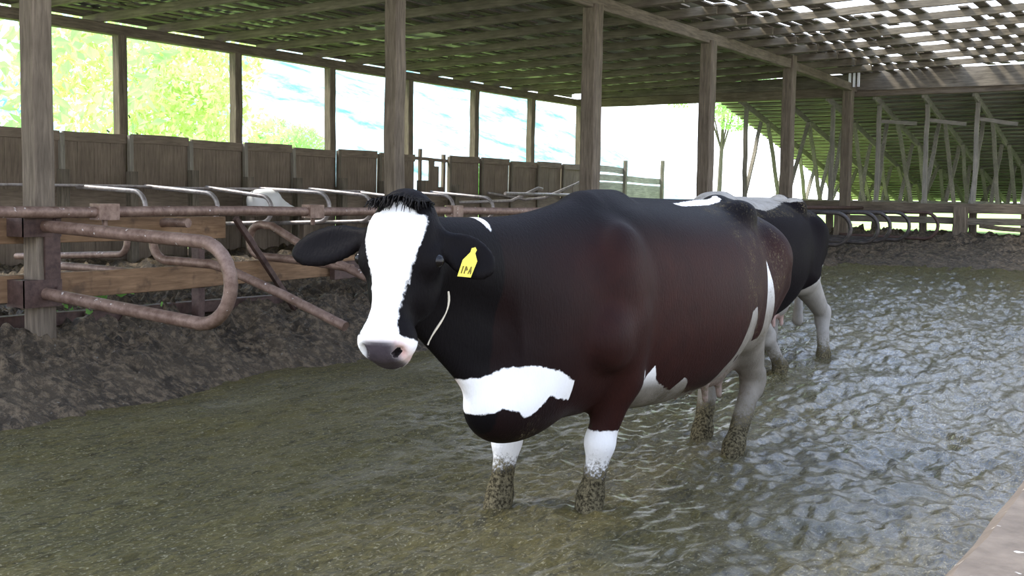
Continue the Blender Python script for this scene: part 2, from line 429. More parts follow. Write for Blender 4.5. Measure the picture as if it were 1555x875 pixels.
# ---- trees outside (sunlit)
def leaf_cloud(n, rad, size, seed):
    r = np.random.default_rng(seed)
    blobs = r.normal(size=(9, 3)) * np.array([rad*0.45, rad*0.45, rad*0.4]); br = r.uniform(0.35, 0.6, 9) * rad
    k = r.integers(0, 9, n); d = r.normal(size=(n, 3)); d /= np.linalg.norm(d, axis=1)[:, None]
    c = blobs[k] + d * (br[k] * r.uniform(0.55, 1.0, n) ** 0.5)[:, None]
    a = r.normal(size=(n, 3)); a /= np.linalg.norm(a, axis=1)[:, None]; b = np.cross(a, d + r.normal(size=(n, 3)) * 0.4); b /= np.linalg.norm(b, axis=1)[:, None]
    s = size * r.uniform(0.6, 1.3, n)[:, None]
    nrm = np.cross(a, b) * s * 0.18
    v = np.stack([c - a*s, c - b*s*0.5 + nrm, c + a*s, c + b*s*0.5 + nrm], 1).reshape(-1, 3)
    return v, np.arange(4 * n).reshape(-1, 4)
TREES = [(-26, 12.0, 4.6, 3.6, 'leaf_green', 'big pale green tree outside, filling the opening beside the near left post'),
         (-33, 29.0, 4.2, 3.6, 'leaf_yellow', 'glaring yellow tree outside the second rear wall opening'),
         (-37, 40.7, 2.4, 2.6, 'leaf_green', 'round yellow green tree in the third opening from the left'),
         (-24, 18.2, 1.3, 1.6, 'leaf_green', 'low green shrub outside beneath the second opening'),
         (-34, 51.0, 1.5, 2.0, 'leaf_green', 'small green bush outside above the right end of the panel wall'),
         (-25, 62.0, 2.3, 7.2, 'leaf_green', 'isolated bright green treetop in the wide opening left of the lean-to')]
for x, y, rad, zc, mat, lab in TREES:
    e = empty('tree', (x, y, 0.2), lab, 'tree')
    v, q = leaf_cloud(9000, rad, 0.03 * rad + .03, int(abs(x * 7 + y)))
    f = mesh_np('foliage', v + np.array([0, 0, zc]), q, M[mat], False); f.parent = e
    mb = MB(); mb.tube([(x, y, 0.0), (x + .1, y, zc * 0.5), (x + .2, y + .1, zc + 0.6)], [0.16, 0.12, 0.05], 8)
    for k in range(5):
        a = k * 1.3; mb.tube([(x + .1, y, zc * 0.55 + k * .1), (x + math.cos(a) * rad * .5, y + math.sin(a) * rad * .5, zc + .5)], [0.06, 0.02], 6)
    mb.build('trunk', M['bark'], e)

# ================================================================== barn frame
X_REAR, X_ROW, Y_END = -13.7, -7.2, 25.2
def joist_z(X): return 3.74 + 0.034 * (X - X_REAR)

# rear wall posts
REAR_Y = [9.23 + 2.27 * k for k in range(0, 8)]
for k, y in enumerate(REAR_Y):
    if k == 0:
        lab = 'thin grey post of the open rear wall beyond the left picture edge'
    else:
        lab = ['', 'leftmost full post of the open rear wall, first right of the near barn post', 'second post of the open rear wall from the left, against pale glare',
               'third post of the open rear wall from the left, left of the cow head', 'rear wall post half hidden just right of the tall post behind the cow head',
               'rear wall post above the broken panel gap', 'second last post of the open rear wall', 'corner post at the far right end of the rear wall'][k]
    mb = MB(); mb.beam((X_REAR, y, 0.2), (X_REAR, y, 3.62), 0.15, 0.15, 8, 0.006, (1, 0, 0))
    mb.build('rear_post', M['post_z'], label=lab, cat='post', group='posts of the rear wall')
mb = MB(); mb.beam((X_REAR, 3, 3.68), (X_REAR, Y_END + .1, 3.68), 0.16, 0.15, 20, 0.004)
mb.build('eave_beam', M['post_y'], label='long dark eave beam along the top of the open rear wall', cat='beam')
mb = MB(); mb.beam((X_REAR - 0.28, 3, 3.90), (X_REAR - 0.28, Y_END, 3.90), 0.04, 0.12, 20, 0.004)
mb.build('fascia_board', M['board_y'], label='fascia board outside the rafter ends above the eave beam', cat='board')

# front row posts
ROW = [(5.33, 0.16, 'tall grey barn post at left carrying rusty rail brackets, nearest of its row'),
       (9.40, 0.155, 'tall barn post rising straight behind the white-faced cow head'),
       (13.5, 0.205, 'thick barn post behind the front cow shoulders, under the near end of the header'),
       (17.3, 0.205, 'barn post behind the front cow loin, left of the lean-to trusses'),
       (21.1, 0.20, 'dark barn post behind the second cow'),
       (24.85, 0.20, 'farthest barn post of the row with pale plates at its head')]
POSTS = []
for k, (y, w, lab) in enumerate(ROW):
    e = empty('barn_post', (X_ROW, y, 0.2), lab, 'post', 'row of barn posts along the alley')
    mb = MB(); mb.beam((X_ROW, y, 0.1), (X_ROW, y, 3.86 if k != 4 else 4.05), w, w, 12, 0.006, (1, 0, 0)); mb.build('shaft', M['post_z'], e)
    POSTS.append(e)
    if k == 0:
        for z, h in ((1.17, 0.17), (0.69, 0.19)):
            mb = MB()
            mb.box((X_ROW - .1, y - .2, z - h/2), (X_ROW + .1, y - .083, z + h/2))
            mb.box((X_ROW + .083, y - .2, z - h/2), (X_ROW + .105, y + .1, z + h/2))
            mb.tube([(X_ROW + .09, y - .05, z), (X_ROW + .135, y - .05, z)], 0.016, 6); mb.tube([(X_ROW + .09, y + .05, z + .03), (X_ROW + .135, y + .05, z + .03)], 0.016, 6)
            mb.build('bracket', M['rust_dark'], e, label='rusty steel bracket')
        mb = MB(); mb.box((X_ROW + .082, y - .03, 0.78), (X_ROW + .10, y + .095, 1.09)); mb.build('strap', M['rust_dark'], e, label='rusty strap between the brackets')
    if k == 5:
        for i in range(3):
            mb = MB(); mb.box((X_ROW + .03 + i * .09, y - .14, 3.8), (X_ROW + .075 + i * .09, y - .10, 4.18 - i * .03)); mb.build('head_plate', M['white'], e, label='pale splice board')
mb = MB(); mb.beam((X_ROW, 3.2, 3.9), (X_ROW, 21.2, 3.9), 0.12, 0.17, 24, 0.006)
mb.build('header_beam', M['post_y'], label='long header beam on top of the barn post row', cat='beam')
mb = MB(); mb.beam((X_ROW + .03, 21.1, 3.87), (X_ROW + .03, Y_END, 3.80), 0.14, 0.16, 6, 0.006)
mb.build('header_beam', M['post_y'], label='short lower header piece spliced on beyond the fifth post', cat='beam')
# far end beam
mb = MB(); mb.beam((X_REAR - .1, Y_END, 3.69), (3.2, Y_END, 3.80), 0.14, 0.2, 24, 0.006); mb.build('end_beam', M['post_x'], label='beam across the far end of the barn above the wide opening', cat='beam')
mb = MB(); mb.beam((X_ROW + .1, Y_END - .1, 3.95), (3.2, Y_END - .1, 4.02), 0.05, 0.40, 16, 0.012); mb.build('end_board', M['board_x'], label='ragged brown board above the end beam on the right', cat='board')

mb = MB(); mb.beam((X_REAR, Y_END - .02, 3.86), (X_ROW + .1, Y_END - .02, 3.98), 0.04, 0.26, 12, 0.006); mb.build('end_board', M['board_x'], label='board closing the gap above the end beam on the stall side', cat='board')
# rafters
ny = 0
for k in range(-3, 18):
    y = 3.73 + 1.135 * k + 1.135 * 0.5
    lab = 'rough sawn ceiling joist running across the barn under the roof boards'
    x1 = -6.4
    mb = MB(); mb.beam((X_REAR - .26, y, joist_z(X_REAR - .26) + .06), (x1, y, joist_z(x1) + .06), 0.055, 0.12, 14, 0.006)
    mb.build('joist', M['rafter_x'], label='rough sawn joist over the stalls, one of the equal row from eave to header', cat='joist', group='joists over the stalls')
    mb = MB(); mb.beam((-7.6, y + .07, joist_z(-7.6) + .055), (-1.9, y + .07, joist_z(-1.9) + .055), 0.055, 0.105, 12, 0.006)
    mb.build('joist', M['rafter_x'], label='rough sawn joist over the alley, lapped onto the header', cat='joist', group='joists over the alley')
    mb = MB(); mb.beam((-2.6, y, joist_z(-2.6) + .055), (3.0, y, joist_z(3.0) + .055), 0.055, 0.105, 10, 0.006)
    mb.build('joist', M['rafter_x'], label='rough sawn joist at the open right side of the roof', cat='joist', group='joists at the right side')

# roof boards: tight over the stalls, gappy over the alley, broken open at the right
mb = MB(); x = X_REAR - 0.35; rr = random.Random(3)
while x < 3.0:
    w = rr.uniform(0.11, 0.17)
    if x < -7.4: gap = rr.uniform(0.03, 0.17) if x < -8.5 else rr.uniform(0.0, 0.06)
    elif x < -5.2: gap = rr.choice([0.005, 0.01, 0.02, 0.05, 0.08])
    else: gap = rr.uniform(0.09, 0.17)
    y = 0.8
    while y < Y_END - 0.1:
        L = 1.135 * rr.choice([1, 2, 2, 3]); y2 = min(y + L, Y_END)
        pm = 0.13 if x < -7.4 else (0.14 if x < -5.2 else 0.30)
        if x > -4.2 and y2 > 20.5 and rr.random() < 0.7: pm = 0
        if rr.random() > pm:
            z = joist_z(x) + (0.145 + rr.uniform(0, 0.045) if x < -7.4 else 0.125 + rr.uniform(0, 0.02))
            dz = rr.uniform(-0.012, 0.02)
            mb.beam((x + w/2 + rr.uniform(-.015, .015), y + .01, z), (x + w/2 + rr.uniform(-.02, .02), y2 - .01, z + dz), w, 0.025, 3, 0.007, cham=0.003)
        y = y2
    x += w + gap
ceil = mb.build('ceiling', M['board_y'], label='roof of old boards laid over the joists, gappy at the right', kind='structure')
# metal sheets over the stall side
def sheet_h(X, Y): return joist_z(X) + 0.24 + 0.012 * np.sin(Y * 2 * np.pi / 0.2) + 0.06 * (fbm(X * .9, Y * 1.6, o=2) - .5)
v, q = grid(np.arange(X_REAR - .5, -6.6, 0.25), np.arange(1.0, Y_END + .3, 0.05), sheet_h)
o = mesh_np('ceiling', v, q, M['sheet']); tag(o, 'corrugated roof sheets above the boards on the stall side', kind='structure')
sm = o.modifiers.new('thickness', 'SOLIDIFY'); sm.thickness = 0.004

# ---- rear wall panels
PAN = []
for j in range(-3, 12):
    y0 = 11.50 + 1.135 * j; y1 = y0 + 1.135
    if j in (6,): continue           # broken gap
    PAN.append((j, y0, y1))
ORD = ['first', 'second', 'third', 'fourth', 'fifth', 'sixth', 'seventh', 'eighth', 'ninth', 'tenth', 'eleventh', 'twelfth', 'thirteenth']
for i, (j, y0, y1) in enumerate(PAN):
    top = 2.20 + random.uniform(-.02, .03)
    if j <= 5: lab = 'brown plank wall panel, %s from the left in the row left of the broken gap' % ORD[i]
    else: lab = 'brown plank wall panel, %s right of the broken gap' % ORD[j - 7]
    e = empty('wall_panel', (X_REAR + .12, (y0 + y1) / 2, 0.3), lab, 'wall panel', 'plank panels of the rear wall')
    lean = random.uniform(-.02, .03); nb = 4; mb = MB()
    for b in range(nb):
        a0 = y0 + .02 + (y1 - y0 - .03) * b / nb; a1 = y0 + .02 + (y1 - y0 - .03) * (b + 1) / nb
        mb.beam((X_REAR + .12, (a0 + a1)/2, 0.35), (X_REAR + .12 + lean, (a0 + a1)/2, top - .02), a1 - a0 - .003, 0.03, 3, 0.003, (1, 0, 0), cham=.003)
    mb.build('planks', M['panel_z'], e)
    mb = MB(); mb.beam((X_REAR + .15 + lean, y0 + .05, top - .06), (X_REAR + .15 + lean, y1 - .03, top - .06 + random.uniform(-.01, .01)), 0.04, 0.13, 4, 0.004); mb.build('cap_board', M['panel_y'], e)
    mb = MB(); mb.beam((X_REAR + .19, y0 + .0, 0.4), (X_REAR + .19 + lean, y0 + .0, top - .02), 0.07, 0.06, 6, 0.004, (1, 0, 0)); mb.build('upright', M['pale_z'] if j < 4 else M['board_z'], e, label='upright batten at the panel joint')
    mb = MB(); mb.beam((X_REAR + .16, y0 + .04, 1.3), (X_REAR + .16, y1 - .03, 1.3), 0.04, 0.24, 4, 0.004); mb.build('kick_board', M['panel_y'], e)
# remains of the broken panel
y0 = 11.50 + 1.135 * 6
e = empty('broken_panel', (X_REAR + .12, y0 + .5, .3), 'broken remains of a wall panel with sky showing through, above the cow neck', 'wall panel')
mb = MB(); mb.beam((X_REAR + .12, y0 - .02, 2.14), (X_REAR + .12, y0 + 1.2, 2.12), 0.04, 0.06, 5, .004); mb.build('top_rail', M['panel_y'], e)
mb = MB(); mb.beam((X_REAR + .12, y0 + .22, .4), (X_REAR + .12, y0 + .22, 2.32), 0.07, 0.05, 5, .004, (1,0,0)); mb.build('upright', M['panel_z'], e)
mb = MB(); mb.beam((X_REAR + .12, y0 + 1.0, .4), (X_REAR + .12, y0 + 1.0, 2.24), 0.08, 0.06, 5, .004, (1,0,0)); mb.build('upright', M['panel_z'], e)
mb = MB()
for a, tz, w in ((.40, 1.72, .16), (.56, 2.12, .17), (.72, 2.0, .16), (.87, 1.6, .15)):
    mb.beam((X_REAR + .14, y0 + a, .4), (X_REAR + .15, y0 + a, tz), w, .03, 5, .01, (1, 0, 0))
mb.build('plank_remnant', M['panel_z'], e)
mb = MB(); mb.beam((X_REAR + .15, y0 + .2, 1.3), (X_REAR + .15, y0 + 1.25, 1.36), 0.04, .22, 4, .006); mb.build('kick_board', M['panel_y'], e)

# small plank fence beyond the corner
e = empty('plank_fence', (-13.9, 27.0, .3), 'low pale plank fence outside the far corner', 'fence')
for n, z, y1 in (('rail', 2.15, 28.0), ('rail', 1.92, 30.2), ('rail', 1.58, 30.2)):
    mb = MB(); mb.beam((-13.9, 25.4, z + .06), (-13.9 , y1, z), 0.04, 0.16 if z > 1.7 else .44, 5, .01); mb.build(n, M['pale_y'], e)
for y, z in ((25.5, 2.3), (27.9, 2.42), (30.2, 2.5)):
    mb = MB(); mb.beam((-13.84, y, .2), (-13.84, y, z), .09, .09, 5, .006, (1,0,0)); mb.build('fence_post', M['board_z'], e)

# ================================================================== stall pipework
def arc(c, r, a0, a1, n, ux, uz):
    return [Vector(c) + ux * (r * math.cos(a0 + (a1 - a0) * i / n)) + uz * (r * math.sin(a0 + (a1 - a0) * i / n)) for i in range(n + 1)]
UX, UZ = Vector((1, 0, 0)), Vector((0, 0, 1))

# near head rail and planks
mb = MB(); mb.tube([(X_ROW + .17, 3.2 + i * 0.8, 1.26 + .006 * math.sin(i * 1.7)) for i in range(19)], 0.041, 12)
e = mb.build('head_rail', M['rust'], label='long rusty pipe rail running along the near stalls at head height', cat='rail')
for y in (5.75, 8.0, 10.2):
    mb = MB(); mb.box((X_ROW + .12, y - .09, 1.20), (X_ROW + .225, y + .09, 1.318)); mb.tube([(X_ROW + .17, y, 1.14), (X_ROW + .17, y, 1.2)], .02, 6); mb.build('rail_clamp', M['rust'], e).location -= e.location * 0
mb = MB(); mb.beam((X_ROW - .11, 3.4, 1.12), (X_ROW - .11, 7.2, 1.12), 0.05, 0.18, 8, .005); mb.build('upper_plank', M['tan_y'], label='brown plank on edge behind the head rail at left', cat='plank')
mb = MB(); mb.beam((X_ROW - .12, 3.4, .70), (X_ROW - .12, 8.95, .74), 0.06, 0.19, 10, .004); mb.build('lower_plank', M['tan_y'], label='tan plank on edge along the post row below the stall loops', cat='plank')
mb = MB(); mb.beam((X_ROW - .32, 4.2, .46), (X_ROW - .32, 8.2, .44), 0.12, 0.10, 6, .006); mb.build('gap_shade_bar', M['rust_dark'], label='dark bar added as shade in the hole below the tan plank', cat='timber')  # dark bar standing in for the shaded hollow under the plank
mb = MB(); mb.beam((X_ROW - .03, 8.5, .70), (X_ROW - .03, 11.4, .72), 0.06, 0.16, 6, .006); mb.build('lower_plank', M['rust_dark'], label='short dark reddish plank under the ear of the front cow', cat='plank')
mb = MB(); mb.beam((X_ROW - .05, 8.3, .05), (X_ROW + .03, 7.2, 1.2), 0.04, 0.05, 3, .004); mb.build('brace_bar', M['rust_dark'], label='dark slanting brace bar right of the near stall loop', cat='bar')
mb = MB(); mb.beam((X_ROW - .15, 6.95, .3), (X_ROW - .15, 6.95, 1.05), 0.07, 0.09, 4, .006, (1,0,0)); mb.build('stub_post', M['rust_dark'], label='short dark stub post inside the near stall loop', cat='post')

def loop_pts(x0, x1, y, zt0, zt1, zb1, zb0, r=None):
    r = r or (zt1 - zb1) / 2
    xc = x1 - r
    return [Vector((x0, y, zt0)), Vector(((x0 + xc) / 2, y, (zt0 + zt1) / 2))] + \
        arc((xc, y, (zt1 + zb1) / 2), r, math.pi / 2, -math.pi / 2, 12, UX, UZ * ((zt1 - zb1) / 2 / r)) + [Vector(((x0 + xc) / 2, y, (zb0 + zb1) / 2)), Vector((x0, y, zb0))]
def loop_obj(pts, r, mat, lab, group=None, clamps=()):
    mb = MB(); mb.tube(pts, r, 12)
    o = mb.build('stall_loop', mat, label=lab, cat='stall divider', group=group)
    for c in clamps:
        m2 = MB(); m2.box((c[0] - .05, c[1] - .06, c[2] - .07), (c[0] + .05, c[1] + .06, c[2] + .07)); m2.build('clamp', M['rust_dark'], o)
    return o
y = 5.30
loop_obj(loop_pts(X_ROW + .06, -5.32, y, 1.16, 1.10, .58, .69), .044, M['rust'], 'rusty looped stall divider bolted to the near left post')
y = 6.52
p = [V(-7.0, y, 1.17)] + arc((-7.25, y, 1.02), .15, math.pi/2, math.pi * 1.5, 10, UX, UZ) + [V(-6.75, y, .86), V(-6.55, y, .82), V(-6.0, y, .66), V(-5.42, y, .47)]
loop_obj(p, .036, M['rust'], 'bent stall divider pipe sloping down into the mud behind the nearest loop')
y = 7.66
p = [V(-5.4, y, .5), V(-6.0, y, .68), V(-6.84, y, .97), V(-7.2, y, 1.13)] + arc((-7.32, y, 1.0), .14, math.pi*.4, math.pi * 1.5, 10, UX, UZ) + [V(-6.8, y, .84), V(-6.3, y, .8)]
loop_obj(p, .036, M['rust'], 'sagging stall divider pipe behind the right ear of the front cow')
p = [V(-9.2, 6.7, .76), V(-8.4, 6.7, .75), V(-7.45, 6.7, .73)]
loop_obj(p, .036, M['rust'], 'straight rusty pipe lying level behind the near left post')
loop_obj(loop_pts(-11.2, -9.45, 8.0, 1.06, 1.04, .78, .70), .034, M['rust'], 'rusty loop end curving down in the dark stall behind the near post')
# far loops of the same row
for k, (y, x1) in enumerate(((17.8, -5.5), (19.2, -5.45), (20.7, -5.4), (21.7, -5.45), (22.9, -5.4), (24.4, -5.2))):
    lab = ['leftmost', 'second', 'third', 'fourth', 'fifth', 'outermost'][k] + ' of the dark pipe loops overhanging the far alley edge right of the second cow'
    loop_obj(loop_pts(X_ROW + .05, x1, y, 1.26 - .004 * k, 1.24, .72, .76), .034, M['dark_pipe'] if k < 5 else M['rust_dark'], lab, 'far stall loops')
    mb = MB(); mb.beam((X_ROW - .02, y, .4), (X_ROW - .02, y, 1.34), .1, .1, 4, .006, (1,0,0))
    mb.build('stub_post', M['post_z'], label='short stub post at the head of the %s far stall loop' % ['leftmost', 'second', 'third', 'fourth', 'fifth', 'outermost'][k], cat='post', group='far stub posts')
mb = MB(); mb.tube([(X_ROW + .17, 17.75 + i * .6, 1.31) for i in range(14)], .036, 10); mb.build('head_rail', M['rust_dark'], label='dark pipe rail along the far stalls behind the second cow', cat='rail')
# rear row: thin rail, stubs, loops
mb = MB(); mb.tube([(-12.9, 4 + i * 1.0, 1.48 + .008 * math.sin(i * 2.1)) for i in range(13)], .017, 8); mb.build('neck_rail', M['galv'], label='thin pale pipe along the left rear stalls in front of the panels', cat='rail')
mb = MB(); mb.tube([(-12.5, 19.9 + i * .8, 1.49) for i in range(7)], .033, 8); mb.build('neck_rail', M['galv'], label='pale pipe along the rear stalls right of the broken panel', cat='rail')
for k in range(9):
    y = 10.14 + 1.13 * k
    mb = MB(); mb.beam((-13.2, y, .3), (-13.2, y, 1.70 + random.uniform(-.05, .05)), .13, .12, 4, .006, (1,0,0))
    mb.build('stub_post', M['board_z'], label='short stub post before the rear panels, %s from the left' % ORD[k], cat='post', group='rear stub posts')
    if k == 8: continue
    dz = [0, .02, .02, .02, .03, .0, .02, .02][k]
    loop_obj(loop_pts(-13.05, -11.75 + .1 * (k % 2), y + .1, 1.47 + dz, 1.42 - .03 * (k % 3) + dz, 1.0, .95), .031, M['galv'], 'pale pipe loop of the rear stalls, %s from the left' % ORD[k], 'rear stall loops')
p = [V(-13.2, 20.35, 1.5), V(-12.9, 21.3, 1.38), V(-12.6, 21.6, 1.42), V(-12.4, 22.6, 1.72), V(-12.3, 23.2, 1.93)] + [V(-12.28, 23.33, 1.93), V(-12.27, 23.40, 1.85), V(-12.27, 23.38, 1.6)]
loop_obj(p, .028, M['galv'], 'bent pipe sticking up before the right rear panels')
p = [V(-13.2, 19.2, 1.3), V(-12.6, 20.3, 1.35), V(-12.5, 21.2, 1.62), V(-12.5, 21.35, 1.60)]
loop_obj(p, .03, M['galv'], 'short bent pipe end leaning up left of the taller bent pipe')
mb = MB(); mb.beam((-12.85, 13.1, 1.10), (-12.85, 14.5, 1.10), .3, .06, 5, .004); e = mb.build('ledge_board', M['panel_y'], label='board ledge under the white sack in the rear stalls', cat='board')
for yy in (13.2, 14.4):
    m2 = MB(); m2.beam((-12.85, yy, .3), (-12.85, yy, 1.08), .1, .1, 2, .004, (1,0,0)); m2.build('leg', M['panel_z'], e)
# weeds behind the near post
e = empty('weed_clump', (-7.55, 6.0, .36), 'small green weeds growing under the tan plank behind the near post', 'plant')
r = np.random.default_rng(5); nl = 90
c = np.stack([r.normal(0, .12, nl), r.normal(0, .3, nl), r.uniform(.02, .26, nl)], -1); d = r.normal(size=(nl, 3)); d[:, 2] = np.abs(d[:, 2]); d /= np.linalg.norm(d, axis=1)[:, None]
s = np.cross(d, r.normal(size=(nl, 3))); s /= np.linalg.norm(s, axis=1)[:, None]; L = r.uniform(.04, .09, nl)[:, None]
v = np.stack([c - d*L*.5, c + s*L*.3, c + d*L*.6, c - s*L*.3], 1).reshape(-1, 3)
f = mesh_np('leaves', v, np.arange(4*nl).reshape(-1, 4), M['leaf_weed'], False); f.parent = e

# ================================================================== lean-to beyond the far end
LX0, LX1 = -10.4, 3.0
def lean_z(Y): return 3.78 - (Y - 25.4) * 0.205
mb = MB(); y = 25.5
while y < 36.6:
    mb.beam((LX0 - .1, y, lean_z(y) + .02), (LX1, y, lean_z(y) + .035), .10, .03, 10, .006, cham=.004); y += .31
pl = mb.build('lean_to_roof', M['board_x'], label='low sloping lean-to roof of battens and sheets beyond the far end', cat='roof')
mb = MB(); mb.add([(LX0 - .15, 25.3, lean_z(25.3) + .06), (LX1, 25.3, lean_z(25.3) + .06), (LX1, 36.8, lean_z(36.8) + .06), (LX0 - .15, 36.8, lean_z(36.8) + .06),
                   (LX0 - .15, 25.3, lean_z(25.3) + .075), (LX1, 25.3, lean_z(25.3) + .075), (LX1, 36.8, lean_z(36.8) + .075), (LX0 - .15, 36.8, lean_z(36.8) + .075)],
                  [(0,3,2,1),(4,5,6,7),(0,1,5,4),(1,2,6,5),(2,3,7,6),(3,0,4,7)])
mb.build('roof_sheet', M['sheet'], pl).location -= pl.location * 0
TX = [-9.85 + 1.0 * k for k in range(8)]
for k, x in enumerate(TX):
    e = empty('timber_truss', (x, 26.0, 1.3), 'rough timber truss with zigzag struts under the lean-to, %s from the left' % ORD[k], 'truss', 'lean-to trusses')
    mb = MB(); mb.beam((x, 25.5, lean_z(25.5) - .09), (x, 36.4, lean_z(36.4) - .09), .05, .15, 8, .01); mb.build('top_chord', M['pale_y'], e)
    mb = MB(); mb.beam((x, 25.8, 1.42), (x, 35.8, 1.38), .06, .13, 8, .01); mb.build('bottom_chord', M['pale_y'], e)
    mb = MB(); mb.beam((x, 26.0, 1.36), (x, 26.0, lean_z(26.0) - .1), .08, .09, 6, .012, (1,0,0)); mb.build('king_strut', M['pale_z'], e)
    ys = [26.1, 27.3, 28.4, 29.5, 30.6, 31.7, 32.7, 33.7, 34.6]
    for i in range(8):
        y0, y1 = ys[i] + random.uniform(-.2, .2), ys[i + 1] + random.uniform(-.2, .2)
        za, zb = (1.42, lean_z(y1) - .12) if i % 2 == 0 else (lean_z(y0) - .12, 1.42)
        xo = .06 if i % 2 else -.06
        mb = MB(); mb.beam((x + xo, y0, za), (x + xo + random.uniform(-.1, .1), y1, zb), .05, .085, 5, .012, (1,0,0)); mb.build('strut', M['pale_z'], e)
    if 3 <= k <= 6:
        mb = MB(); mb.beam((x, 26.05, 3.18), (x + .78, 26.05, 3.16 - .02 * k), .04, .08, 3, .006); mb.build('collar_bar', M['pale_x'], e)
    mb = MB(); mb.beam((x, 26.0, .4), (x, 26.0, 1.35), .14, .14, 4, .008, (1,0,0)); mb.build('foot_post', M['post_z'], e)
mb = MB(); mb.beam((LX0, 25.75, 1.34), (LX1, 25.75, 1.32), .12, .2, 14, .012); mb.build('sill_beam', M['post_x'], label='dark sill beam carrying the feet of the lean-to trusses', cat='beam')
mb = MB(); mb.beam((LX0 + 3, 25.55, 1.08), (LX1, 25.55, 1.06), .05, .14, 12, .01); mb.build('fence_board', M['board_x'], label='pale board nailed below the sill beam at the far end', cat='board')
mb = MB(); mb.beam((-4.6, 25.4, .98), (-1.2, 24.2, .72), .07, .09, 8, .01); mb.build('pole', M['post_x'], label='dark pole leaning low at the far right before the green gap', cat='pole')
mb = MB(); mb.beam((-5.0, 25.5, .4), (-5.0, 25.5, 1.36), .3, .26, 5, .012, (1,0,0)); mb.build('pier', M['post_z'], label='squat thick timber pier under the sill beam at the far right', cat='pier')

# ================================================================== cows (signed distance shapes, meshed)
def smin(a, b, k):
    h = np.clip(0.5 + 0.5 * (b - a) / k, 0, 1)
    return b + (a - b) * h - k * h * (1 - h)

